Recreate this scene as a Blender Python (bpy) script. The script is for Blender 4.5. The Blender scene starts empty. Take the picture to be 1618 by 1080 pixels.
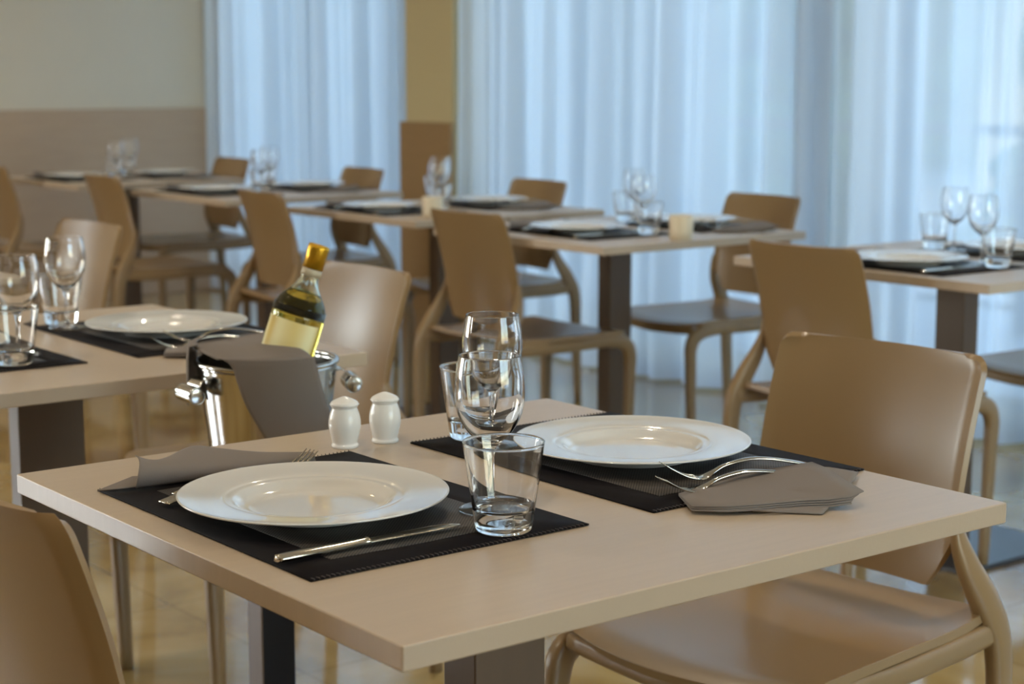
import bpy, bmesh, math, random
from mathutils import Vector, Matrix
random.seed(7)
S = bpy.context.scene
C = S.collection
PI = math.pi

# ------------------------------------------------------------------ camera
W, H = 1618, 1080
FPX, YAW, PITCH, CAMZ = 2785.7, 0.9093, 0.15, 1.2116
cam_d = bpy.data.cameras.new('camera'); cam = bpy.data.objects.new('camera', cam_d); C.objects.link(cam)
fw = Vector((math.cos(YAW)*math.cos(PITCH), math.sin(YAW)*math.cos(PITCH), -math.sin(PITCH)))
rt = Vector((math.sin(YAW), -math.cos(YAW), 0)); up = rt.cross(fw)
M = Matrix((rt, up, -fw)).transposed().to_4x4(); M.translation = Vector((0, 0, CAMZ))
cam.matrix_world = M
cam_d.sensor_width = 36; cam_d.lens = FPX*36/W
cam_d.clip_start = 0.05; cam_d.clip_end = 200
cam_d.dof.use_dof = True; cam_d.dof.focus_distance = 1.92; cam_d.dof.aperture_fstop = 6.6
S.camera = cam

# ------------------------------------------------------------------ exposure, world, sun, daylight
S.view_settings.view_transform = 'Standard'; S.view_settings.look = 'None'
S.view_settings.gamma = 1; S.view_settings.use_curve_mapping = False
S.view_settings.exposure = 0.08
wd = bpy.data.worlds.new('sky'); S.world = wd; wd.use_nodes = True
nt = wd.node_tree; nt.nodes.clear()
sky = nt.nodes.new('ShaderNodeTexSky'); sky.sky_type = 'NISHITA'; sky.sun_disc = False
sky.sun_elevation = math.radians(42); sky.sun_rotation = math.radians(230); sky.air_density = 1.6; sky.dust_density = .3; sky.ozone_density = 2.5
bg = nt.nodes.new('ShaderNodeBackground'); bg.inputs['Strength'].default_value = 1.15
wo = nt.nodes.new('ShaderNodeOutputWorld')
tint = nt.nodes.new('ShaderNodeMix'); tint.data_type = 'RGBA'; tint.blend_type = 'MULTIPLY'; tint.inputs['Factor'].default_value = 1; tint.inputs['B'].default_value = (.95, .98, 1.0, 1)
nt.links.new(sky.outputs[0], tint.inputs['A']); nt.links.new(tint.outputs['Result'], bg.inputs[0]); nt.links.new(bg.outputs[0], wo.inputs[0])

def light(name, kind, loc, rot, energy, color, **kw):
    d = bpy.data.lights.new(name, kind); d.energy = energy; d.color = color
    for k, v in kw.items(): setattr(d, k, v)
    o = bpy.data.objects.new(name, d); C.objects.link(o); o.location = loc; o.rotation_euler = rot
    return o
# sun stands behind the building and lights the garden beyond the curtains
sd = Vector((0.75, 0.35, -0.75))
light('sun', 'SUN', (0, 0, 20), sd.to_track_quat('-Z', 'Y').to_euler(), 3.2, (1, .93, .82), angle=.02)
# daylight through the end and side windows outside the picture; back light added
light('daylight_end_window', 'AREA', (-2.6, 9.3, 1.55), (math.radians(-90), 0, 0), 210, (1, .94, .9), shape='RECTANGLE', size=2.8, size_y=2.2)
light('added_back_light', 'AREA', (-4.8, 7.0, 2.0), (0, math.radians(-90), 0), 95, (1, .94, .9), shape='RECTANGLE', size=1.4, size_y=.9)  # added source, unseen, that puts the highlight on the foreground chair's back
light('daylight_side_window', 'AREA', (2.4, -3.3, 1.5), (math.radians(90), 0, 0), 32, (.86, .93, 1), shape='RECTANGLE', size=2.6, size_y=2.0)
LAMPW = 9.2

# ------------------------------------------------------------------ materials
def lin(c): return tuple(((v/255)/12.92 if v/255 <= .04045 else ((v/255+.055)/1.055)**2.4) for v in c)
def mat(name, col, rough=.5, metal=0, spec=.5, bump=None, noise=None, **kw):
    m = bpy.data.materials.new(name); m.use_nodes = True
    n = m.node_tree; b = n.nodes['Principled BSDF']
    c = lin(col)
    b.inputs['Base Color'].default_value = (*c, 1); b.inputs['Roughness'].default_value = rough
    b.inputs['Metallic'].default_value = metal; b.inputs['Specular IOR Level'].default_value = spec
    for k, v in kw.items(): b.inputs[k].default_value = v
    tc = n.nodes.new('ShaderNodeTexCoord')
    if noise:
        sc, amt, stretch = noise
        mp = n.nodes.new('ShaderNodeMapping'); mp.inputs['Scale'].default_value = stretch
        tx = n.nodes.new('ShaderNodeTexNoise'); tx.inputs['Scale'].default_value = sc; tx.inputs['Detail'].default_value = 6
        mx = n.nodes.new('ShaderNodeMix'); mx.data_type = 'RGBA'
        mx.inputs['A'].default_value = (*[v*(1-amt) for v in c], 1); mx.inputs['B'].default_value = (*[min(1, v*(1+amt)) for v in c], 1)
        n.links.new(tc.outputs['Object'], mp.inputs[0]); n.links.new(mp.outputs[0], tx.inputs[0])
        n.links.new(tx.outputs[0], mx.inputs['Factor']); n.links.new(mx.outputs['Result'], b.inputs['Base Color'])
    if bump:
        sc, st, stretch = bump
        mp = n.nodes.new('ShaderNodeMapping'); mp.inputs['Scale'].default_value = stretch
        tx = n.nodes.new('ShaderNodeTexNoise'); tx.inputs['Scale'].default_value = sc; tx.inputs['Detail'].default_value = 4
        bp = n.nodes.new('ShaderNodeBump'); bp.inputs['Strength'].default_value = st; bp.inputs['Distance'].default_value = .002
        n.links.new(tc.outputs['Object'], mp.inputs[0]); n.links.new(mp.outputs[0], tx.inputs[0])
        n.links.new(tx.outputs[0], bp.inputs['Height']); n.links.new(bp.outputs[0], b.inputs['Normal'])
    return m
M_top = mat('beech_laminate', (190, 171, 148), .32, noise=(9, .07, (1, 14, 1)), bump=(160, .08, (1, 6, 1)))
M_ped = mat('pedestal_laminate', (98, 78, 60), .45, noise=(6, .1, (8, 8, 1)))
M_dark = mat('black_metal', (22, 18, 17), .35, metal=.6)
M_base = mat('grey_steel_base', (95, 95, 98), .3, metal=.9)
M_chair = mat('taupe_plastic', (148, 121, 85), .30, bump=(500, .05, (1, 1, 1)))
M_mat = mat('black_vinyl_weave', (18, 13, 16), .75, spec=.15)
M_plate = mat('white_porcelain', (222, 219, 213), .10, **{'Coat Weight': .45, 'Coat Roughness': .04, 'Coat IOR': 1.6})
M_china = mat('white_shaker_china', (232, 230, 226), .16)
M_steel = mat('polished_cutlery_steel', (205, 198, 185), .12, metal=1)
M_bucket = mat('polished_bucket_steel', (205, 203, 198), .16, metal=1)
M_nap = mat('grey_paper_linen', (130, 121, 114), .85, spec=.2, bump=(900, .15, (1, 1, 1)))
M_foil = mat('gold_foil', (205, 158, 40), .35, metal=.75, bump=(120, .5, (1, 1, 1)))
M_wall = mat('cream_plaster', (216, 208, 192), .8, noise=(3, .03, (1, 1, 1)))
M_wallc = mat('warm_column_plaster', (208, 192, 150), .8)
M_wains = mat('wall_laminate', (186, 162, 138), .5, noise=(5, .1, (1, 1, 9)))
M_cladding = mat('column_laminate', (160, 128, 88), .5, noise=(5, .08, (1, 1, 9)))
M_ceil = mat('ceiling_paint', (225, 220, 208), .9)
M_frame = mat('white_window_frame', (190, 192, 190), .4)
M_rail = mat('railing_paint', (70, 76, 84), .5)
M_pave = mat('terrace_paving', (214, 212, 206), .8, noise=(4, .08, (1, 1, 1)))
M_render = mat('pale_render', (214, 200, 170), .9)
M_roof = mat('clay_roof', (150, 92, 66), .9)
M_leaf = mat('leaves', (70, 104, 58), .7, noise=(12, .35, (1, 1, 1)))
M_bark = mat('bark', (82, 64, 48), .9)
M_cup = mat('ivory_ceramic', (226, 212, 186), .4)

def glassmat(name, col=(1, 1, 1), ior=1.47, rough=0):
    m = bpy.data.materials.new(name); m.use_nodes = True; n = m.node_tree; n.nodes.clear()
    g = n.nodes.new('ShaderNodeBsdfGlass'); g.inputs['IOR'].default_value = ior; g.inputs['Roughness'].default_value = rough
    g.inputs['Color'].default_value = (*col, 1); o = n.nodes.new('ShaderNodeOutputMaterial')
    n.links.new(g.outputs[0], o.inputs[0]); return m
M_glass = glassmat('clear_glass'); M_bglass = glassmat('bottle_glass', (.97, .98, .93)); M_wine = glassmat('white_wine', (.96, .88, .42), 1.34)
def panemat():
    m = bpy.data.materials.new('window_pane'); m.use_nodes = True; n = m.node_tree; n.nodes.clear()
    t = n.nodes.new('ShaderNodeBsdfTransparent'); t.inputs[0].default_value = (.93, .96, .98, 1)
    g = n.nodes.new('ShaderNodeBsdfGlossy'); g.inputs['Roughness'].default_value = .02
    f = n.nodes.new('ShaderNodeFresnel'); f.inputs[0].default_value = 1.4; x = n.nodes.new('ShaderNodeMixShader')
    o = n.nodes.new('ShaderNodeOutputMaterial')
    n.links.new(f.outputs[0], x.inputs[0]); n.links.new(t.outputs[0], x.inputs[1]); n.links.new(g.outputs[0], x.inputs[2]); n.links.new(x.outputs[0], o.inputs[0])
    return m
M_pane = panemat()
def curtainmat():
    m = bpy.data.materials.new('sheer_voile'); m.use_nodes = True; n = m.node_tree; n.nodes.clear()
    t = n.nodes.new('ShaderNodeBsdfTransparent'); t.inputs[0].default_value = (1, 1, 1, 1)
    d = n.nodes.new('ShaderNodeBsdfDiffuse'); d.inputs[0].default_value = (.77, .82, .88, 1)
    l = n.nodes.new('ShaderNodeBsdfTranslucent'); l.inputs[0].default_value = (.80, .86, .92, 1)
    # voile lets less through where it is seen edge-on
    lw = n.nodes.new('ShaderNodeLayerWeight'); lw.inputs[0].default_value = .45
    mr = n.nodes.new('ShaderNodeMapRange'); mr.inputs['To Min'].default_value = .90; mr.inputs['To Max'].default_value = .985
    a = n.nodes.new('ShaderNodeMixShader'); a.inputs[0].default_value = .62
    b = n.nodes.new('ShaderNodeMixShader'); o = n.nodes.new('ShaderNodeOutputMaterial')
    n.links.new(lw.outputs['Facing'], mr.inputs[0]); n.links.new(mr.outputs[0], b.inputs[0])
    n.links.new(d.outputs[0], a.inputs[1]); n.links.new(l.outputs[0], a.inputs[2])
    n.links.new(t.outputs[0], b.inputs[1]); n.links.new(a.outputs[0], b.inputs[2]); n.links.new(b.outputs[0], o.inputs[0])
    return m
M_curt = curtainmat()
def floormat():
    m = mat('polished_marble_tiles', (150, 118, 74), .12, **{'Coat Weight': .6, 'Coat Roughness': .06})
    n = m.node_tree; b = n.nodes['Principled BSDF']
    tc = n.nodes.new('ShaderNodeTexCoord')
    t1 = n.nodes.new('ShaderNodeTexNoise'); t1.inputs['Scale'].default_value = 1.6; t1.inputs['Detail'].default_value = 9; t1.inputs['Distortion'].default_value = 1.2
    cr = n.nodes.new('ShaderNodeValToRGB'); e = cr.color_ramp.elements
    e[0].position = .32; e[0].color = (*lin((130, 100, 54)), 1); e[1].position = .68; e[1].color = (*lin((198, 174, 122)), 1)
    k = cr.color_ramp.elements.new(.5); k.color = (*lin((174, 146, 90)), 1)
    br = n.nodes.new('ShaderNodeTexBrick'); br.offset = 0; br.inputs['Scale'].default_value = 1; br.inputs['Brick Width'].default_value = .6; br.inputs['Row Height'].default_value = .6
    br.inputs['Mortar Size'].default_value = .004; br.inputs['Color1'].default_value = (1, 1, 1, 1); br.inputs['Color2'].default_value = (.9, .91, .92, 1); br.inputs['Mortar'].default_value = (.72, .68, .62, 1)
    mx = n.nodes.new('ShaderNodeMix'); mx.data_type = 'RGBA'; mx.blend_type = 'MULTIPLY'; mx.inputs['Factor'].default_value = 1
    n.links.new(tc.outputs['Object'], t1.inputs[0]); n.links.new(tc.outputs['Object'], br.inputs[0]); n.links.new(t1.outputs[0], cr.inputs[0])
    n.links.new(cr.outputs[0], mx.inputs['A']); n.links.new(br.outputs[0], mx.inputs['B']); n.links.new(mx.outputs['Result'], b.inputs['Base Color'])
    return m
M_floor = floormat()
def weavemat():
    m = mat('grey_mesh_weave', (70, 64, 58), .6); n = m.node_tree; b = n.nodes['Principled BSDF']
    tc = n.nodes.new('ShaderNodeTexCoord'); mp = n.nodes.new('ShaderNodeMapping'); mp.inputs['Scale'].default_value = (480, 480, 1)
    ck = n.nodes.new('ShaderNodeTexChecker'); ck.inputs['Scale'].default_value = 1
    ck.inputs['Color1'].default_value = (*lin((84, 76, 68)), 1); ck.inputs['Color2'].default_value = (*lin((20, 17, 18)), 1)
    n.links.new(tc.outputs['Object'], mp.inputs[0]); n.links.new(mp.outputs[0], ck.inputs[0]); n.links.new(ck.outputs[0], b.inputs['Base Color'])
    return m
M_weave = weavemat()
def labelmat():
    m = mat('cream_label', (226, 208, 140), .5); n = m.node_tree; b = n.nodes['Principled BSDF']
    tc = n.nodes.new('ShaderNodeTexCoord'); wv = n.nodes.new('ShaderNodeTexWave'); wv.wave_type = 'BANDS'; wv.bands_direction = 'X'
    wv.inputs['Scale'].default_value = 14; wv.inputs['Distortion'].default_value = .4
    mx = n.nodes.new('ShaderNodeMix'); mx.data_type = 'RGBA'; mx.inputs['A'].default_value = (*lin((214, 190, 112)), 1); mx.inputs['B'].default_value = (*lin((234, 226, 176)), 1)
    n.links.new(tc.outputs['Object'], wv.inputs[0]); n.links.new(wv.outputs[1], mx.inputs['Factor']); n.links.new(mx.outputs['Result'], b.inputs['Base Color'])
    return m
M_label = labelmat(); M_collar = mat('grey_neck_label', (196, 184, 158), .5)
M_lamp = bpy.data.materials.new('lamp_glow'); M_lamp.use_nodes = True
_b = M_lamp.node_tree.nodes['Principled BSDF']; _b.inputs['Emission Color'].default_value = (1, .78, .45, 1); _b.inputs['Emission Strength'].default_value = 30

# ------------------------------------------------------------------ helpers
def obj(name, bm, m, parent=None, smooth=True, bevel=0, seg=2, autos=None):
    me = bpy.data.meshes.new(name); bmesh.ops.recalc_face_normals(bm, faces=bm.faces); bm.to_mesh(me); bm.free()
    me.materials.append(m)
    if smooth:
        for p in me.polygons: p.use_smooth = True
    o = bpy.data.objects.new(name, me); C.objects.link(o)
    if parent: o.parent = parent
    if bevel:
        b = o.modifiers.new('bevel', 'BEVEL'); b.width = bevel; b.segments = seg; b.limit_method = 'ANGLE'; b.harden_normals = True
    return o
def thing(name, label, cat, loc=(0, 0, 0), rz=0, group=None):
    o = bpy.data.objects.new(name, None); C.objects.link(o); o.empty_display_size = .05
    o.location = loc; o.rotation_euler = (0, 0, rz); o['label'] = label; o['category'] = cat
    if group: o['group'] = group
    return o
def tag(o, label, cat, group=None):
    o['label'] = label; o['category'] = cat
    if group: o['group'] = group
    return o
def dup(root, loc, rz, label, group=None):
    r = root.copy(); C.objects.link(r); r.location = loc; r.rotation_euler = (0, 0, rz); r['label'] = label
    if group: r['group'] = group
    for ch in list(root.children):
        c = ch.copy(); C.objects.link(c); c.parent = r
        for g in list(ch.children):
            d = g.copy(); C.objects.link(d); d.parent = c
    return r
def box(bm, x0, x1, y0, y1, z0, z1):
    v = [bm.verts.new((x, y, z)) for x in (x0, x1) for y in (y0, y1) for z in (z0, z1)]
    for f in ((0, 1, 3, 2), (4, 6, 7, 5), (0, 4, 5, 1), (2, 3, 7, 6), (0, 2, 6, 4), (1, 5, 7, 3)): bm.faces.new([v[i] for i in f])
    return v
def boxobj(name, b, m, parent=None, bevel=0, kind=None):
    bm = bmesh.new(); box(bm, *b); o = obj(name, bm, m, parent, smooth=False, bevel=bevel)
    if kind: o['kind'] = kind
    return o
def lathe(prof, seg=64, a0=0, a1=2*PI, closed=True, bm=None):
    """prof: list of (r, z). closed: profile joins its own end (a solid of revolution)."""
    bm = bm or bmesh.new(); full = abs(a1-a0-2*PI) < 1e-6
    n = seg if full else seg+1; rings = []
    for (r, z) in prof:
        if r < 1e-6: rings.append([bm.verts.new((0, 0, z))])
        else: rings.append([bm.verts.new((r*math.cos(a0+(a1-a0)*i/seg), r*math.sin(a0+(a1-a0)*i/seg), z)) for i in range(n)])
    m_ = len(prof) if closed else len(prof)-1
    for k in range(m_):
        A, B = rings[k], rings[(k+1) % len(prof)]
        for i in range(seg):
            j = (i+1) % n
            if len(A) == 1 and len(B) == 1: continue
            if len(A) == 1: bm.faces.new((A[0], B[i], B[j]))
            elif len(B) == 1: bm.faces.new((A[i], A[j], B[0]))
            else: bm.faces.new((A[i], A[j], B[j], B[i]))
    return bm
def cr(P, n):
    """Catmull-Rom through tuples P, n samples per span."""
    out = []; P = [tuple(p) for p in P]; Q = [P[0]]+P+[P[-1]]
    for i in range(1, len(Q)-2):
        for k in range(n):
            t = k/n
            out.append(tuple(.5*((2*b)+(-a+c)*t+(2*a-5*b+4*c-d)*t*t+(-a+3*b-3*c+d)*t**3) for a, b, c, d in zip(Q[i-1], Q[i], Q[i+1], Q[i+2])))
    out.append(P[-1]); return out
def sweep(P, side=(0, 1, 0), n=5, seg=12, bm=None, sq=3.2, smoothp=True):
    """P: (x,y,z,w,h): superellipse section, w along side, h across."""
    bm = bm or bmesh.new(); P = cr(P, n) if smoothp else P; rings = []; s0 = Vector(side)
    for i, p in enumerate(P):
        a = Vector(P[max(0, i-1)][:3]); b = Vector(P[min(len(P)-1, i+1)][:3]); t = (b-a).normalized()
        s = (s0 - t*s0.dot(t)).normalized(); u = t.cross(s); c = Vector(p[:3]); ring = []
        for k in range(seg):
            an = 2*PI*(k+.5)/seg; ca, sa = math.cos(an), math.sin(an)
            ex = 2/sq
            ring.append(bm.verts.new(c + s*(p[3]/2*math.copysign(abs(ca)**ex, ca)) + u*(p[4]/2*math.copysign(abs(sa)**ex, sa))))
        rings.append(ring)
    for A, B in zip(rings, rings[1:]):
        for k in range(seg): bm.faces.new((A[k], A[(k+1) % seg], B[(k+1) % seg], B[k]))
    bm.faces.new(rings[0]); bm.faces.new(rings[-1][::-1])
    return bm
def grid(nu, nv, f, bm=None, thick=0, th_dir=None):
    """surface f(u,v)->Vector, u,v in 0..1; with thick, a closed slab."""
    bm = bm or bmesh.new()
    def layer(off):
        return [[bm.verts.new(f(i/nu, j/nv) + (nrm(i/nu, j/nv)*off if off else Vector())) for j in range(nv+1)] for i in range(nu+1)]
    def nrm(u, v):
        e = 1e-3; u0, u1 = max(0, u-e), min(1, u+e); v0, v1 = max(0, v-e), min(1, v+e)
        n_ = (f(u1, v)-f(u0, v)).cross(f(u, v1)-f(u, v0))
        return n_.normalized() if n_.length > 1e-12 else Vector((0, 0, 1))
    A = layer(0)
    for i in range(nu):
        for j in range(nv): bm.faces.new((A[i][j], A[i+1][j], A[i+1][j+1], A[i][j+1]))
    if thick:
        B = layer(-thick)
        for i in range(nu):
            for j in range(nv): bm.faces.new((B[i][j], B[i][j+1], B[i+1][j+1], B[i+1][j]))
        ed = [(i, 0) for i in range(nu)]+[(nu, j) for j in range(nv)]+[(i, nv) for i in range(nu, 0, -1)]+[(0, j) for j in range(nv, 0, -1)]
        for q in range(len(ed)):
            (a, b), (c, d) = ed[q], ed[(q+1) % len(ed)]
            bm.faces.new((A[a][b], B[a][b], B[c][d], A[c][d]))
    return bm

# ------------------------------------------------------------------ room shell
XW, YE, XB, YB, ZC = 4.95, 9.0, -4.5, -3.0, 2.85
boxobj('floor', (XB-.2, XW+.25, YB-.2, YE+.2, -.1, 0), M_floor, kind='structure')
boxobj('ceiling', (XB-.2, XW+.25, YB-.2, YE+.2, ZC, ZC+.2), M_ceil, kind='structure')
def holed(name, axis, pos, th, a0, a1, holes, m):
    """wall across `axis` at pos with rectangular openings (a_lo,a_hi,z_lo,z_hi) along the other axis."""
    bm = bmesh.new()
    def seg(a, b, z0, z1):
        if b-a < 1e-4 or z1-z0 < 1e-4: return
        if axis == 'x': box(bm, pos, pos+th, a, b, z0, z1)
        else: box(bm, a, b, pos, pos+th, z0, z1)
    cur = a0
    for (h0, h1, z0, z1) in sorted(holes):
        seg(cur, h0, 0, ZC); seg(h0, h1, 0, z0); seg(h0, h1, z1, ZC); cur = h1
    seg(cur, a1, 0, ZC)
    o = obj(name, bm, m, smooth=False); o['kind'] = 'structure'; return o
wins = [(7.02, 8.85, .06, 2.6), (4.35, 6.38, .06, 2.6), (2.2, 4.2, .06, 2.6), (0.05, 2.05, .06, 2.6)]
holed('wall_front', 'x', XW, .22, YB, YE, wins, M_wall)
holed('wall_left', 'y', YE, .2, XB, XW+.22, [(-4.0, -1.2, .4, 2.6)], M_wall)
holed('wall_right', 'y', YB-.2, .2, XB, XW+.22, [(1.1, 3.7, .5, 2.5)], M_wall)
holed('wall_back', 'x', XB-.2, .2, YB, YE, [(6.5, 7.5, 1.2, 2.75)], M_ped)
boxobj('trim_1', (-.4+.05, XW-.02, YE-.035, YE, 0, 1.03), M_wains, bevel=.004, kind='structure')
k = boxobj('wall_column', (4.70, XW, 6.47, 6.84, 0, ZC), M_wallc, kind='structure')
bmx = bmesh.new(); box(bmx, 4.675, 4.70, 6.46, 6.86, 0, 1.0)
o = obj('trim_2', bmx, M_cladding, smooth=False, bevel=.003); o['kind'] = 'structure'
wn = 0
for (y0, y1, z0, z1) in wins:
    wn += 1; bm = bmesh.new(); w = .05; x0, x1 = XW+.08, XW+.14
    ym = (y0+y1)/2
    for b in ((x0, x1, y0, y0+w, z0, z1), (x0, x1, y1-w, y1, z0, z1), (x0, x1, y0+w, y1-w, z0, z0+w), (x0, x1, y0+w, y1-w, z1-w, z1), (x0, x1, ym-w*.8, ym+w*.8, z0+w, z1-w)): box(bm, *b)
    f = obj('window_%d' % wn, bm, M_frame, smooth=False); f['kind'] = 'structure'
    boxobj('window_pane', (x0+.02, x0+.028, y0+w, y1-w, z0+w, z1-w), M_pane, f)
for nm, b, ax in (('window_5', (-4.0, -1.2, .4, 2.6), YE+.08), ('window_6', (1.1, 3.7, .5, 2.5), YB-.14)):
    wn += 1; bm = bmesh.new(); w = .05
    for q in ((b[0], b[0]+w, b[2], b[3]), (b[1]-w, b[1], b[2], b[3]), (b[0], b[1], b[2], b[2]+w), (b[0], b[1], b[3]-w, b[3]), ((b[0]+b[1])/2-w/2, (b[0]+b[1])/2+w/2, b[2], b[3])): box(bm, q[0], q[1], ax, ax+.06, q[2], q[3])
    f = obj(nm, bm, M_frame, smooth=False); f['kind'] = 'structure'
    boxobj('window_pane', (b[0]+w, b[1]-w, ax+.02, ax+.028, b[2]+w, b[3]-w), M_pane, f)

bm = bmesh.new()
for q in ((6.5, 6.55, 1.2, 2.75), (7.45, 7.5, 1.2, 2.75), (6.55, 7.45, 1.2, 1.25), (6.55, 7.45, 2.7, 2.75)): box(bm, XB-.14, XB-.08, *q)
f = obj('window_7', bm, M_frame, smooth=False); f['kind'] = 'structure'  # unseen window added to carry the back light
boxobj('window_pane', (XB-.115, XB-.107, 6.55, 7.45, 1.25, 2.7), M_pane, f)

# ceiling downlights (outside the frame; their warm light and their reflections are in it)
lampxy = [(x, y) for x in (-2.4, .2, 2.6) for y in (-1.2, 1.0, 3.2, 5.4, 7.6)]
dl = None
for (x, y) in lampxy:
    if dl is None:
        dl = thing('ceiling_downlight', 'round recessed ceiling downlight with warm glow', 'ceiling light', (x, y, ZC), group='ceiling downlights')
        obj('trim_ring', lathe([(.058, 0), (.075, 0), (.075, -.008), (.058, -.004)], 32), M_frame, dl)
        obj('lamp_disc', lathe([(0, -.001), (.057, -.001), (.057, -.0002), (0, -.0002)], 32, closed=False), M_lamp, dl)
    else: dup(dl, (x, y, ZC), 0, dl['label'])
    light('downlight', 'SPOT', (x, y, ZC-.02), (0, 0, 0), LAMPW*5, (1, .88, .71), spot_size=math.radians(125), spot_blend=.8, shadow_soft_size=.06)

# ------------------------------------------------------------------ curtains
def curtain(x, y0, y1, seed, amp, label, step=.012):
    r = random.Random(seed); n = int((y1-y0)/step); ph = [r.uniform(0, 6.28) for _ in range(6)]
    wl = [.135, .19, .31, .083]
    ys = [y0+(y1-y0)*i/n for i in range(n+1)]; nz = 12
    bm = bmesh.new(); cols = []
    for y in ys:
        warp = .05*math.sin(y*2.1+ph[4])+.03*math.sin(y*5.3+ph[5])
        col = []
        for j in range(nz+1):
            z = .015+(2.78-.015)*j/nz; t = 1-j/nz
            dy = .018*math.sin(z*1.3+ph[1]+y*1.5)*t
            yy = y+warp
            d = amp*1.15*(math.sin(6.283*yy/wl[0]+ph[0])*.55+math.sin(6.283*yy/wl[1]+ph[1])*.5+math.sin(6.283*yy/wl[2]+ph[2]+z*.35)*.45*(.4+t)+math.sin(6.283*yy/wl[3]+ph[3])*.18)
            col.append(bm.verts.new((x+d*(.75+.35*t), y+dy, z)))
        cols.append(col)
    for A, B in zip(cols, cols[1:]):
        for j in range(nz): bm.faces.new((A[j], B[j], B[j+1], A[j+1]))
    o = obj('sheer_curtain', bm, M_curt); tag(o, label, 'curtain', 'sheer window curtains'); return o
curtain(4.80, 6.80, 8.95, 1, .036, 'sheer white floor-length curtain between the panelled wall and the column')
curtain(4.74, 4.22, 6.50, 2, .034, 'sheer blue-white curtain right of the column, behind the middle chairs')
curtain(4.77, 1.95, 4.46, 3, .036, 'sheer curtain on the right half, behind the right-hand table, overlapping its neighbour')
curtain(4.74, -.40, 2.05, 4, .036, 'sheer curtain running out of the picture at the far right')
bm = bmesh.new(); sweep([(4.77, -.4, 2.80, .03, .03), (4.77, 9.0, 2.80, .03, .03)], (1, 0, 0), n=1, bm=bm)
tag(obj('curtain_rail', bm, M_frame), 'white curtain rail fixed along the top of the window wall', 'curtain rail')

# ------------------------------------------------------------------ outside
boxobj('terrace_ground', (XW+.25, 60, -30, 50, -.25, -.12), M_pave, kind='structure')
rl = thing('terrace_railing', 'dark metal railing outside on the terrace, seen through the middle curtain', 'railing', (7.6, 6, -.12))
bm = bmesh.new(); box(bm, -.03, .03, -8, 10, 1.02, 1.08); obj('top_rail', bm, M_rail, rl, smooth=False)
bm = bmesh.new(); box(bm, -.02, .02, -8, 10, .12, .16); obj('bottom_rail', bm, M_rail, rl, smooth=False)
for i in range(13):
    bm = bmesh.new(); y = -8+i*1.5; box(bm, -.025, .025, y-.025, y+.025, 0, 1.02); obj('post', bm, M_rail, rl, smooth=False)
def bush(name, x, y, r, h, label, trunk=0, seed=0):
    rr = random.Random(seed); t = thing(name, label, 'tree' if trunk else 'shrub', (x, y, -.12))
    bm = bmesh.new()
    for i in range(26):
        a = rr.uniform(0, 6.28); d = r*rr.random()**.5*.75; z = trunk+h*(.15+.8*rr.random()); s = r*rr.uniform(.25, .5)
        mtx = Matrix.Translation((d*math.cos(a), d*math.sin(a), z)) @ Matrix.Diagonal((s, s, s*.8, 1))
        g = bmesh.ops.create_icosphere(bm, subdivisions=2, radius=1, matrix=mtx)
        for v in g['verts']: v.co += Vector((rr.uniform(-1, 1), rr.uniform(-1, 1), rr.uniform(-1, 1)))*s*.12
    obj('foliage', bm, M_leaf, t)
    obj('stem', sweep([(0, 0, 0, .12, .12), (.02, 0, trunk*.5+.1, .1, .1), (0, 0, trunk+h*.4, .07, .07)], n=3), M_bark, t)
bush('garden_shrub', 9.3, 8.6, .8, 1.1, 'low green shrub beyond the railing, behind the middle curtain', 0, 1)
bush('garden_shrub', 9.6, 6.6, .7, .9, 'small green shrub beyond the railing, right of the taller one', 0, 2)
bush('garden_tree', 15, 14.5, 2.2, 3.4, 'round green tree outside, behind the middle curtain', .7, 3)
bush('garden_tree', 14, 8.6, 1.6, 3.0, 'smaller green tree outside, behind the right-hand curtain', .6, 4)
hg = thing('added_hedge', 'long green hedge added outside to cover bright sky behind the trees', 'hedge', (21, 15.8, -.12))  # added to block bright sky gaps showing through the curtains
rh = random.Random(9); bm = bmesh.new()
for i in range(60):
    for k in range(3):
        sz = rh.uniform(.55, .8)
        g = bmesh.ops.create_icosphere(bm, subdivisions=2, radius=sz, matrix=Matrix.Translation((rh.uniform(-.3, .3), i*.6, .45+k*.95+rh.uniform(-.15, .15))))
        for v in g['verts']: v.co += Vector((rh.uniform(-1, 1), rh.uniform(-1, 1), rh.uniform(-1, 1)))*.07
obj('foliage', bm, M_leaf, hg)
bd = thing('neighbouring_house', 'pale cream house outside at the far right, faint through the curtain', 'house', (17, 9.8, -.12))
bm = bmesh.new(); box(bm, 0, 6, -7, 3.2, 0, 4.4); obj('wall', bm, M_render, bd, smooth=False)
bm = bmesh.new(); box(bm, -.4, 6.4, -7.4, 3.6, 4.4, 4.9); obj('roof', bm, M_roof, bd, smooth=False)

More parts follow.
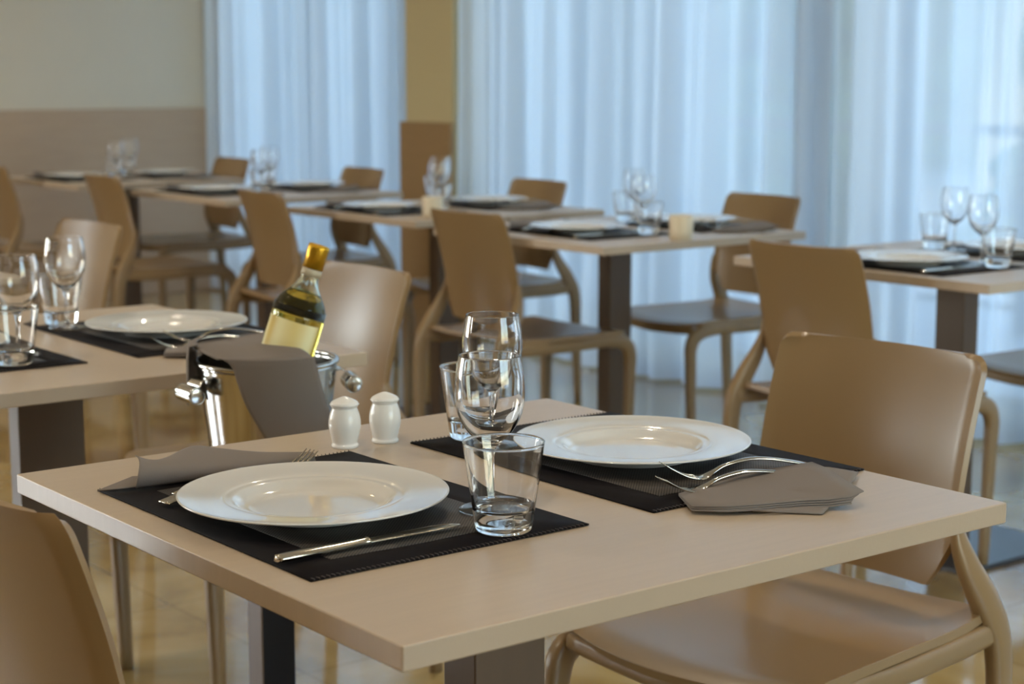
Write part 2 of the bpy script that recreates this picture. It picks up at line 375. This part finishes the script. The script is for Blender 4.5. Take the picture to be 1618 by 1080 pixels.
# ------------------------------------------------------------------ chair (faces -x, origin on the floor under the seat)
def make_chair(label):
    t = thing('dining_chair', label, 'chair', group='taupe moulded dining chairs')
    ZT, ZB = .822, .492
    def back(u, v):
        s = 2*u-1
        z0 = ZB + .0*abs(s)
        if abs(s) > .72: z0 = ZB + .075*((abs(s)-.72)/.28)**1.0
        zt = ZT - .004*(1-s*s)
        z = z0+(zt-z0)*v
        w = .186-.006*(1-v)-.004*v*v
        # rounded top corners
        if v > .90: w -= .024*(1-math.sqrt(max(0, 1-((v-.90)/.105)**2)))
        q = (z-ZB)/(ZT-ZB)
        x = .178+.072*q+.014*math.sin(q*PI)*-1 + .026*(1-s*s) - .007*(max(0, abs(s)-.88)/.12)**1.3 - .008
        return Vector((x, w*s, z))
    bm = grid(36, 44, back, thick=.009)
    bmesh.ops.recalc_face_normals(bm, faces=bm.faces)
    obj('backrest', bm, M_chair, t, bevel=.003, seg=2)
    def seat(u, v):
        s = 2*v-1; x = -.255+.482*u
        w = .214-.012*u
        if u < .08: w -= .030*((.08-u)/.08)**2
        xx = x + (.028*s*s if u < .3 else 0)*(1-u/.3 if u < .3 else 0)
        z = .448-.012*math.sin(PI*min(1, u*1.05))*(1-s*s) + .006*s*s - .012*max(0, (.12-u)/.12)**2 + (.012*((u-.8)/.2)**2 if u > .8 else 0)
        return Vector((xx, w*s, z))
    obj('seat', grid(32, 26, seat, thick=.014), M_chair, t, bevel=.003, seg=2)
    for s in (1, -1):
        P = [(.171, .176*s, .610, .009, .012), (.174, .180*s, .570, .017, .028), (.190, .189*s, .525, .024, .040), (.220, .198*s, .472, .030, .048), (.250, .204*s, .400, .029, .046), (.258, .203*s, .25, .026, .038), (.270, .201*s, 0, .022, .026)]
        obj('leg', sweep(P, (0, 1, 0), n=5, seg=16), M_chair, t)
        P = [(.245, .200*s, .430, .026, .034), (.16, .200*s, .424, .026, .036), (.0, .203*s, .422, .026, .034), (-.145, .204*s, .424, .026, .036), (-.212, .204*s, .412, .028, .044), (-.236, .203*s, .375, .028, .042), (-.236, .202*s, .30, .027, .036), (-.228, .200*s, .0, .022, .026)]
        obj('leg', sweep(P, (0, 1, 0), n=5, seg=16), M_chair, t)
    bm = sweep([(-.222, -.19, .424, .026, .018), (-.235, 0, .416, .026, .018), (-.222, .19, .424, .026, .018)], (0, 0, 1), n=5, seg=12)
    obj('seat_rail', bm, M_chair, t)
    return t
chairs = [  # x, y, deg, label
 (1.775, 1.67, 5.5, 'taupe moulded plastic chair in the right foreground, seat half under the nearest table'),
 (0.86, 1.64, 180, 'taupe chair at the bottom left corner, seen from behind, nearest to the camera'),
 (1.75, 3.05, 0, 'taupe chair standing directly behind the wine bucket, glossy highlight on its back'),
 (1.78, 4.42, 2, 'taupe chair with bright sheen behind the wine glasses at the left'),
 (3.31, 2.84, 178.7, 'taupe chair seen from behind, drawn up to the right-hand table'),
 (3.29, 4.15, 179.8, 'taupe chair seen from behind, drawn up to the middle table, right above the front glasses'),
 (4.02, 4.12, -4.3, 'taupe chair facing the camera at the middle table, in front of the curtain'),
 (3.96, 5.23, -4, 'taupe chair facing the camera behind the middle table, left of the stemmed glasses'),
 (3.28, 5.31, 174.8, 'taupe chair seen from behind, just above and left of the wine bottle'),
 (3.91, 6.37, -5, 'small distant taupe chair facing the camera, left of the column'),
 (3.28, 6.58, 177, 'distant taupe chair seen from behind, in front of the panelled wall'),
 (3.22, 7.57, 177, 'distant taupe chair cut by the left edge of the picture'),
 (3.92, 7.52, -3, 'farthest taupe chair, half hidden by distant glasses before the left curtain'),
 (4.10, 2.77, 0, 'taupe chair cut by the right edge, only its seat and a leg in view'),
]
ch0 = make_chair(chairs[0][3])
for i, (x, y, a, lb) in enumerate(chairs):
    if i == 0: ch0.location = (x, y, 0); ch0.rotation_euler = (0, 0, math.radians(a))
    else: dup(ch0, (x, y, 0), math.radians(a), lb)

# ------------------------------------------------------------------ tables
TZ = .75
def make_table(x, y, label, ped=(.10, .06, 0, 0), first=None):
    t = thing('dining_table', label, 'table', (x, y, 0), group='beech topped pedestal tables')
    bm = bmesh.new(); box(bm, -.4, .4, -.4, .4, TZ-.023, TZ); obj('tabletop', bm, M_top, t, smooth=False, bevel=.0018, seg=3)
    bm = bmesh.new(); a, b, ox, oy = ped; box(bm, ox-a/2, ox+a/2, oy-b/2, oy+b/2, .012, TZ-.027); obj('pedestal', bm, M_ped, t, smooth=False, bevel=.003)
    bm = bmesh.new(); box(bm, -.17, .17, -.17, .17, TZ-.027, TZ-.023); obj('mounting_plate', bm, M_dark, t, smooth=False)
    bm = bmesh.new(); box(bm, ox-.22, ox+.22, oy-.22, oy+.22, 0, .012); obj('base_plate', bm, M_base, t, smooth=False, bevel=.003)
    return t
T = {'near': (1.1826, 1.551), 'left': (1.215, 2.87), 'lefter': (1.18, 4.25), 'right': (3.64, 2.83), 'middle': (3.53, 4.015), 'behind': (3.62, 5.04), 'far': (3.60, 6.25), 'farthest': (3.55, 7.45)}
make_table(*T['near'], 'pale beech-topped table in the foreground, laid for two', (.10, .061, -.012, -.015))
make_table(*T['left'], 'pale beech-topped table at the left, behind the wine bucket', (.12, .045, -.005, 0))
make_table(*T['lefter'], 'pale table at the left edge, mostly hidden behind wine glasses', (.10, .06, 0, 0))
make_table(*T['right'], 'pale table at the right edge, beside the curtain', (.06, .09, .02, .01))
make_table(*T['middle'], 'pale table in the middle distance with a white pot on its front corner', (.09, .06, .115, .14))
make_table(*T['behind'], 'pale table behind the middle table, in front of the column', (.09, .06, 0, 0))
make_table(*T['far'], 'distant pale table before the left curtain', (.07, .06, 0, 0))
make_table(*T['farthest'], 'farthest pale table, next to the panelled wall', (.09, .06, .02, 0))

# ------------------------------------------------------------------ table ware, built on the nearest table and copied
TX, TY = T['near']
ware = []   # (root, kind words, place words)
def reg(o, kind, place): ware.append((o, kind, place)); return o
DIN = {1: 'left', 2: 'right'}
def make_mat(cx, cy, n):
    t = thing('placemat', 'x', 'placemat', (cx, cy, TZ), group='black woven placemats')
    w, l = .168, .228
    def f(u, v):
        x, y = -w+2*w*u, -l+2*l*v
        return Vector((x, y, .0022+.0006*math.sin(9*u+3*v)))
    obj('mat_sheet', grid(8, 10, f, thick=.0018), M_mat, t)
    g = lambda u, v: Vector((-w*.70+2*w*.70*u, -l*.80+2*l*.80*v, .0027+.0006*math.sin(9*(.15+.7*u)+3*(.1+.8*v))))
    obj('woven_centre', grid(6, 8, g, thick=.0006), M_weave, t)
    # whip stitches along both short edges
    for sy in (-1, 1):
        bm = bmesh.new()
        for i in range(60):
            x = -w+2*w*(i+.5)/60; y = sy*l; sweep([(x-.001, y-sy*.003, .0032, .0007, .0007), (x+.0004, y+sy*.0006, .0030, .0009, .0009), (x+.0012, y+sy*.0008, .0012, .0007, .0007)], (1, 0, 0), n=1, seg=5, bm=bm)
        obj('edge_stitching', bm, mat_st, t)
    return t
mat_st = mat('grey_thread', (84, 76, 74), .6)
def plateprof(R):
    top = [(0, .0045), (.058, .0045), (.070, .0055), (.078, .0085), (.0845, .0135), (.088, .0150), (.094, .0155), (.099, .0168), (.123, .0188), (.138, .0205), (R-.001, .0214), (R, .0205)]
    bot = [(R-.001, .0193), (.138, .0180), (.118, .0150), (.096, .0120), (.085, .0080), (.078, .0022), (.076, 0), (.072, 0), (.070, .0018), (0, .0018)]
    return top+bot
def prof_smooth(p, n=4): return [(max(0, a), b) for a, b in cr(p, n)]
def make_plate(cx, cy, z):
    t = obj('dinner_plate', lathe(prof_smooth(plateprof(.1445), 3), 96, closed=False), M_plate); t.location = (cx, cy, z)
    tag(t, 'x', 'plate', 'white dinner plates'); return t
def make_tumbler(cx, cy, z):
    out = [(0, .0008), (.022, .0004), (.0265, .0012), (.0292, .0045), (.0305, .012), (.0318, .022), (.0370, .058), (.0415, .0900), (.0420, .0925)]
    inn = [(.0415, .0935), (.0404, .0925), (.0395, .0880), (.0350, .058), (.0302, .030), (.0285, .0255), (.024, .0225), (.012, .0215), (0, .0212)]
    o = obj('tumbler', lathe(prof_smooth(out, 3)+prof_smooth(inn, 3), 72, closed=False), M_glass); o.location = (cx, cy, z)
    tag(o, 'x', 'drinking glass', 'water tumblers'); return o
def make_wine(cx, cy, z):
    out = [(0, .0004), (.024, .0003), (.0325, .0010), (.0335, .0020), (.0320, .0030), (.020, .0042), (.008, .0070), (.0045, .0120), (.0036, .025), (.0038, .050), (.0050, .0650), (.0085, .0722), (.0170, .0790), (.0270, .0905), (.0345, .1060), (.0372, .1230), (.0370, .1400), (.0350, .1560), (.0330, .1660), (.0328, .1675)]
    inn = [(.0322, .1680), (.0317, .1672), (.0322, .1640), (.0340, .1540), (.0358, .1400), (.0359, .1230), (.0332, .1075), (.0260, .0935), (.0165, .0830), (.0080, .0785), (0, .0772)]
    o = obj('wine_glass', lathe(prof_smooth(out, 3)+prof_smooth(inn, 3), 72, closed=False), M_glass); o.location = (cx, cy, z)
    tag(o, 'x', 'wine glass', 'stemmed wine glasses'); return o
mt1 = reg(make_mat(.988, 1.583, 1), 'black woven placemat', 1)
mt2 = reg(make_mat(1.412, 1.580, 2), 'black woven placemat', 2)
ZM = TZ+.0034
reg(make_plate(.960, 1.577, ZM), 'white dinner plate', 1)
reg(make_plate(1.412, 1.575, ZM), 'white dinner plate', 2)
reg(make_tumbler(1.066, 1.383, ZM), 'clear thick-bottomed tumbler', 1)
reg(make_tumbler(1.318, 1.775, ZM), 'clear thick-bottomed tumbler', 2)
reg(make_wine(1.106, 1.459, ZM), 'clear stemmed wine glass', 1)
reg(make_wine(1.302, 1.712, ZM), 'clear stemmed wine glass', 2)

# cutlery: local x runs from handle end to tip, length about .2
def make_fork(loc, rz, lift=1.0):
    t = thing('dinner_fork', 'x', 'fork', loc, rz, 'steel forks')
    P = [(0, 0, .004, .018, .0028), (.004, 0, .005, .021, .0034), (.04, 0, .012*lift, .016, .0036), (.085, 0, .0175*lift, .010, .0036), (.120, 0, .0135*lift, .006, .0040), (.138, 0, .0065*lift+.001, .010, .0032), (.148, 0, .0042, .020, .0024), (.160, 0, .0034, .024, .0020)]
    obj('handle', sweep(P, (0, 1, 0), n=5, seg=14, sq=2.4), M_steel, t)
    for k in range(4):
        y = (k-1.5)*.0066
        P = [(.157, y, .0036, .0042, .0020), (.172, y*1.02, .0070, .0030, .0018), (.190, y, .0160, .0026, .0016), (.200, y*.98, .0225, .0012, .0010)]
        obj('tine', sweep(P, (0, 1, 0), n=4, seg=8), M_steel, t)
    return t
def make_knife(loc, rz):
    t = thing('table_knife', 'x', 'knife', loc, rz, 'steel table knives')
    P = [(0, 0, .0042, .010, .006), (.003, 0, .0044, .015, .0078), (.03, 0, .0046, .0165, .0080), (.07, 0, .0046, .0135, .0070), (.098, 0, .0046, .0115, .0072), (.103, 0, .0046, .0135, .0082)]
    obj('handle', sweep(P, (0, 1, 0), n=5, seg=16, sq=2.3), M_steel, t)
    P = [(.101, 0, .0044, .013, .0036), (.110, .001, .0042, .016, .0022), (.15, .001, .0040, .0185, .0018), (.19, .0005, .0040, .0175, .0014), (.208, -.002, .0040, .011, .0012), (.214, -.004, .0040, .003, .0010)]
    obj('blade', sweep(P, (0, 1, 0), n=4, seg=12, sq=2), M_steel, t)
    return t
def along(p, q): return math.atan2(q[1]-p[1], q[0]-p[0])
reg(make_fork((.868, 1.712, ZM), math.radians(11), 1.0), 'rear steel fork', 1)
reg(make_fork((.840, 1.688, ZM), math.radians(10), .9), 'front steel fork', 1)
reg(make_knife((.822, 1.418, ZM+.0005), math.radians(1)), 'steel table knife', 1)
reg(make_fork((1.485, 1.358, ZM), math.radians(171), 1.0), 'front steel fork', 2)
reg(make_fork((1.508, 1.352, ZM+.006), math.radians(159.5), 1.2), 'rear steel fork', 2)

# napkins: folded layers, each a thin slab following a fold
def layer(outline, th=.0012, bm=None):
    """outline of (x,y,z) points -> slab with that outline, fanned from its centroid."""
    bm = bm or bmesh.new(); n = len(outline); c = Vector((sum(p[i] for p in outline)/n for i in range(3)))
    P = [Vector(p) for p in outline]
    rings = [[bm.verts.new(c.lerp(p, k/4)) for p in P] for k in range(1, 5)]; top = bm.verts.new(c)
    lower = [[bm.verts.new(c.lerp(p, k/4)-Vector((0, 0, th))) for p in P] for k in range(1, 5)]; bt = bm.verts.new(c-Vector((0, 0, th)))
    for R_, tp, fl in ((rings, top, False), (lower, bt, True)):
        for i in range(n):
            j = (i+1) % n
            f = [tp, R_[0][i], R_[0][j]]; bm.faces.new(f[::-1] if fl else f)
            for a in range(3):
                f = [R_[a][i], R_[a+1][i], R_[a+1][j], R_[a][j]]; bm.faces.new(f[::-1] if fl else f)
    for i in range(n):
        j = (i+1) % n; bm.faces.new([rings[3][i], lower[3][i], lower[3][j], rings[3][j]])
    return bm
def make_napkin_right(ox, oy, z):
    t = thing('folded_napkin', 'x', 'napkin', (ox, oy, z), 0, 'grey folded napkins')
    top = [(-0.1221, 0.0968, 0.003), (-0.0627, 0.1001, 0.006), (0.0037, 0.0962, 0.012), (0.0529, 0.0613, 0.021), (0.0445, 0.0278, 0.02), (0.0244, -0.0135, 0.018), (0.0092, -0.0539, 0.015), (-0.0058, -0.0495, 0.010), (-0.027, -0.0371, 0.008), (-0.0523, -0.0195, 0.007), (-0.0964, -0.0014, 0.006), (-0.1281, 0.0142, 0.0055), (-0.1555, 0.0407, 0.0045)]
    for k in range(4):
        pts = []
        for i, (x, y, zz) in enumerate(top):
            f = 1-.15*k if 2 <= i <= 7 else 1-.2*k
            pts.append((x-.0010*k*(i > 6)-.004*k*(5 <= i <= 6), y-.0012*k*(i > 6)+.003*k*(5 <= i <= 6), max(.0012, zz*f-.0006*k)))
        obj('napkin_layer', layer(pts, .0010), M_nap, t)
    obj('lower_flap', layer([(-0.1098, -0.0051, 0.0016), (-0.0677, -0.0202, 0.0016), (-0.022, -0.0363, 0.0016), (-0.050, -0.049, -0.0016), (-0.0766, -0.0225, -0.0016)], .0012), M_nap, t)
    obj('rear_flap', layer([(0.0499, 0.0796, 0.012), (0.0992, 0.0766, 0.006), (0.119, 0.0484, 0.0022), (0.0677, 0.0149, 0.003), (0.0305, 0.0331, 0.005)], .001), M_nap, t)
    return t
reg(make_napkin_right(1.430, 1.285, TZ+.004), 'layered grey napkin', 2)
def make_napkin_left(ox, oy, z):
    t = thing('folded_napkin', 'x', 'napkin', (ox, oy, z), 0, 'grey folded napkins')
    ox_, oy_, oz_ = .985, 1.795, .7534
    base = cr([(.851, 1.778, .7545), (.92, 1.775, .7545), (1.0, 1.772, .7545), (1.078, 1.770, .7545)], 8)
    edge = cr([(.868, 1.812, .785), (.893, 1.826, .773), (.925, 1.848, .769), (.972, 1.874, .772), (1.0, 1.858, .768), (1.03, 1.822, .765), (1.080, 1.786, .763)], 4)
    def fold(u, v):
        def at(L, u): q = u*(len(L)-1); i = min(int(q), len(L)-2); return Vector(L[i]).lerp(Vector(L[i+1]), q-i)
        a, d = at(base, u), at(edge, u); h = .030*(1-u)+.016*u
        b_ = a+Vector((0, -.010, h*.85)); c_ = Vector((d.x, a.y+(d.y-a.y)*.45, max(d.z, .754+h)))
        p = a*(1-v)**3+b_*3*v*(1-v)**2+c_*3*v*v*(1-v)+d*v**3
        return p-Vector((ox_, oy_, oz_))
    obj('rolled_fold', grid(40, 24, fold, thick=.0012), M_nap, t)
    low = cr([(-.130, -.010, .002), (-.02, -.016, .002), (.09, -.018, .002), (.094, -.006, .002), (.03, .02, .002), (-.01, .06, .002), (-.07, .03, .002), (-.130, -.010, .002)], 4)[:-1]
    obj('under_layer', layer(low, .001), M_nap, t)
    tail = [(-.173, -.001, .0022), (-.150, -.008, .0022), (-.130, -.014, .003), (-.118, .004, .010), (-.122, .016, .008)]
    obj('tail_corner', layer(tail, .0012), M_nap, t)
    return t
reg(make_napkin_left(.985, 1.795, ZM), 'grey rolled napkin', 1)

TABW = {'near': 'the foreground table', 'left': 'the table behind the wine bucket', 'right': 'the table at the right edge', 'middle': 'the middle-distance table', 'behind': 'the table before the column', 'far': 'the distant table before the curtain', 'farthest': 'the farthest table by the panelled wall'}
for (o, kind, n) in ware:
    o['label'] = '%s on the %s side of %s' % (kind, DIN[n], TABW['near'])
JX = {'left': (.035, 1.295), 'right': (2.46, 1.235), 'middle': (2.40, 2.42), 'behind': (2.43, 3.50), 'far': (2.42, 4.70), 'farthest': (2.37, 5.90)}
rj = random.Random(3)
for tn, (dx, dy) in JX.items():
    for (o, kind, n) in ware:
        if tn in ('far', 'farthest') and ('fork' in kind or 'knife' in kind): continue
        j = lambda: rj.uniform(-.006, .006)
        jx, jy = (0, 0) if 'placemat' in kind else (j(), j())
        if tn == 'left' and ('glass' in kind or 'tumbler' in kind): jx, jy = -.016, .016
        dup(o, (o.location.x+dx+jx, o.location.y+dy+jy, o.location.z), o.rotation_euler.z, '%s on the %s side of %s' % (kind, DIN[n], TABW[tn]))

# salt and pepper
def make_shaker(x, y, label):
    t = thing('salt_shaker', label, 'shaker', (x, y, TZ), group='white china shakers'); t.scale = (1.0, 1.0, .95)
    bp = [(0, .001), (.0145, 0), (.0168, .0012), (.0172, .004), (.0158, .0065), (.0172, .013), (.0196, .024), (.0203, .033), (.0190, .043), (.0166, .0505), (.0160, .0535), (.0172, .0555), (.0176, .0572)]
    obj('body', lathe(prof_smooth(bp, 3)+[(0, .0574)], 48, closed=False), M_china, t)
    lp = [(0, .0576), (.0172, .0576), (.0176, .0590), (.0165, .0612), (.0120, .0640), (.006, .0668), (.0018, .0682), (0, .0683)]
    obj('domed_top', lathe(prof_smooth(lp, 3), 48, closed=False), M_china, t)
    return t
s1 = make_shaker(1.168, 1.842, 'white china shaker nearer the wine bucket, left of the pair')
s2 = make_shaker(1.226, 1.838, 'white china shaker beside the first, nearer the glasses'); s2.name = 'pepper_shaker'

# white pots on far tables
def make_pot(x, y, label):
    pp = [(0, 0), (.030, 0), (.033, .003), (.034, .02), (.034, .066), (.0325, .069), (.030, .066), (.0295, .03), (0, .03)]
    o = obj('white_pot', lathe(pp, 40, closed=False), M_cup); o.location = (x, y, TZ); tag(o, label, 'pot', 'small white table pots')
make_pot(3.455, 3.655, 'small white pot on the front corner of the middle-distance table')
make_pot(3.345, 4.72, 'small white pot on the front of the table before the column')

# ------------------------------------------------------------------ wine bucket on its stand
BX, BY, BZ = 1.312, 2.283, .590
RR, RB_, BH = .107, .080, .210
st = thing('bucket_stand', 'dark square-post stand carrying the wine bucket behind the foreground table', 'stand', (BX, BY, 0))
bm = bmesh.new(); box(bm, -.028, .028, -.02, .02, .02, .572); obj('post', bm, M_dark, st, smooth=False, bevel=.002)
bm = bmesh.new(); box(bm, -.031, -.028, -.02, .02, .02, .572); obj('post_edge', bm, M_ped, st, smooth=False)
obj('top_plate', lathe([(0, .572), (.105, .572), (.107, .578), (.107, .584), (.105, .59), (0, .59)], 48, closed=False), M_dark, st)
obj('foot_plate', lathe([(0, 0), (.15, 0), (.152, .01), (.14, .018), (0, .02)], 48, closed=False), M_dark, st)
bk = thing('wine_bucket', 'polished steel wine bucket behind the foreground table, napkin draped over it', 'bucket', (BX, BY, BZ))
op = [(0, .002), (RB_-.012, 0), (RB_-.002, .004), (RB_+.002, .012), (RB_+.011, .08), (RR-.006, .165), (RR-.002, .2)]
ip = [(RR-.004, .2), (RR-.008, .165), (RB_+.009, .08), (RB_, .014), (RB_-.006, .006), (0, .005)]
obj('bucket_body', lathe(prof_smooth(op, 3)+prof_smooth(ip, 3), 72, closed=False), M_bucket, bk)
rp = [(RR-.003+.0042*math.cos(a*PI/6), .2+.0042*math.sin(a*PI/6)) for a in range(12)]
obj('rolled_rim', lathe(rp, 72), M_bucket, bk)
a_dir = Vector((math.sin(YAW), -math.cos(YAW), 0))
vb = Vector((-BX, -BY, 0)).normalized(); va = Vector((-vb.y, vb.x, 0)); va = va if va.dot(a_dir) > 0 else -va   # va to the camera's right, vb to the camera
for s, ang in ((-1, 28), (1, 6)):
    d = (va*s*math.cos(math.radians(ang))+vb*math.sin(math.radians(ang))*(1 if s < 0 else -1)); tg = Vector((-d.y, d.x, 0))
    bm = bmesh.new(); base = d*(RR-.005)+Vector((0, 0, .178))
    pth = [(0, .004), (.006, .006), (.014, .002), (.020, -.006)]+[(.024+.0125*math.cos(q), -.016+.0125*math.sin(q)) for q in [PI*.6-k*.45 for k in range(13)]]
    P = [tuple(base+d*(a+.001)+Vector((0, 0, b)))+((.050 if i > 3 else .030+.005*i), .0016) for i, (a, b) in enumerate(pth)]
    hd = obj('handle', sweep(P, tuple(tg), n=2, seg=10, sq=6, bm=bm), M_bucket, bk)
    c_ = base+d*.025+Vector((0, 0, -.016))
    obj('handle_roll', sweep([tuple(c_-tg*.026)+(.020, .020), tuple(c_-tg*.0255)+(.023, .023), tuple(c_+tg*.0255)+(.023, .023), tuple(c_+tg*.026)+(.020, .020)], (0, 0, 1), n=1, seg=24, sq=2), M_bucket, hd)
# bottle
bt = thing('wine_bottle', 'clear bottle of white wine with gold foil leaning in the steel bucket', 'bottle')
lean = math.radians(18)
ax = (va*math.sin(lean)+vb*-.02+Vector((0, 0, math.cos(lean)))).normalized()
bt.rotation_mode = 'QUATERNION'
zq = ax.to_track_quat('Z', 'Y')
# turn the bottle so its label (+X side) looks at the camera
xd = zq @ Vector((1, 0, 0)); want = (vb - ax*vb.dot(ax)).normalized()
ang = math.atan2(ax.dot(xd.cross(want)), xd.dot(want)); bt.rotation_quaternion = zq @ Matrix.Rotation(ang, 3, 'Z').to_quaternion()
bt.location = Vector((BX, BY, BZ+.083)) + va*-.012 + vb*.0
RBt = .0402
og = [(0, .008), (.028, .001), (.034, .001), (RBt, .006), (RBt, .03), (RBt, .192), (RBt-.001, .203), (.0345, .216), (.0245, .230), (.0168, .242), (.0142, .254), (.0138, .29), (.0150, .2905), (.0155, .298), (.0140, .3)]
ig = [(.0115, .2995), (.0112, .254), (.0140, .242), (.0222, .229), (.0322, .215), (.0377, .203), (.0382, .192), (.0382, .03), (.034, .008), (.020, .006), (0, .014)]
obj('bottle_glass', lathe(prof_smooth(og, 3)+prof_smooth(ig, 3), 64, closed=False), M_bglass, bt)
wl = [(0, .0145), (.020, .0068), (.0345, .0090), (.0387, .03), (.0387, .192), (.0382, .203), (.0327, .215), (.0232, .2285), (.0226, .230), (0, .230)]
obj('wine', lathe(wl, 64, closed=False), M_wine, bt)
def band(r0, r1, z0, z1, a0, a1): return lathe([(r0, z0), (r1, z0), (r1, z1), (r0, z1)], 40, a0, a1)
lb = obj('paper_label', band(RBt+.0001, RBt+.0006, .085, .186, -1.35, .95), M_label, bt); lb['label'] = 'pale yellow paper label'
obj('neck_label', lathe([(.0140, .2545), (.0153, .2545), (.0153, .2665), (.0140, .2665)], 48), M_collar, bt)
fp = [(.0149, .2665), (.0158, .2665), (.0152, .285), (.0162, .288), (.0164, .298), (.0158, .3025), (.0120, .3035), (0, .3035), (0, .3020), (.0145, .3005), (.0150, .2900)]
obj('foil_capsule', lathe(fp, 48, closed=True), M_foil, bt)
# cloth over the bucket
def P3(a, b, z): return Vector((BX, BY, 0))+va*a+vb*b+Vector((0, 0, z))
rows = [(-.050, .770, -.095, -.05), (-.055, .797, -.098, -.03), (-.045, .808, -.104, -.01), (.0, .817, -.108, .028), (.055, .816, -.092, .056), (.095, .808, -.064, .068), (.1155, .797, -.050, .071), (.1195, .775, -.043, .076), (.117, .74, -.031, .085), (.113, .69, -.004, .100), (.110, .64, .02, .113), (.108, .615, .03, .118)]
rs = cr(rows, 4)
def cloth(u, v):
    q = u*(len(rs)-1); i = min(int(q), len(rs)-2); f = q-i; r = [x+(y-x)*f for x, y in zip(rs[i], rs[i+1])]
    a = r[2]+(r[3]-r[2])*v; b = r[0]; z = r[1]
    if b > .09:
        zz = max(0, min(1, (z-BZ)/.21)); rad = (RB_+(RR-RB_)*zz)+.0105
        b = max(.02, math.sqrt(max(0, rad*rad-a*a)))+.004*math.sin(9*u+6*v)*.4 if abs(a) < rad else .03
        b = max(b, .06)
    elif z > .8: z += .004*math.sin(v*7+u*5)*.6-.006*(2*v-1)**2
    return P3(a, b, z)
cl = thing('draped_napkin', 'grey cloth napkin draped over the rim of the steel bucket', 'napkin')
obj('napkin_cloth', grid(56, 18, cloth, thick=.0016), M_nap, cl)
def flap(u, v):
    b = -.055+.085*u; rad = RR+.010; a = -math.sqrt(max(.0001, rad*rad-b*b)); z = .816-.075*v-.012*u*v
    return P3(a-.002*v, b, z) if v > .15 else P3(a+.014*(1-v/.15), b, .819-.003*v/.15)
obj('side_flap', grid(14, 14, flap, thick=.0014), M_nap, cl)
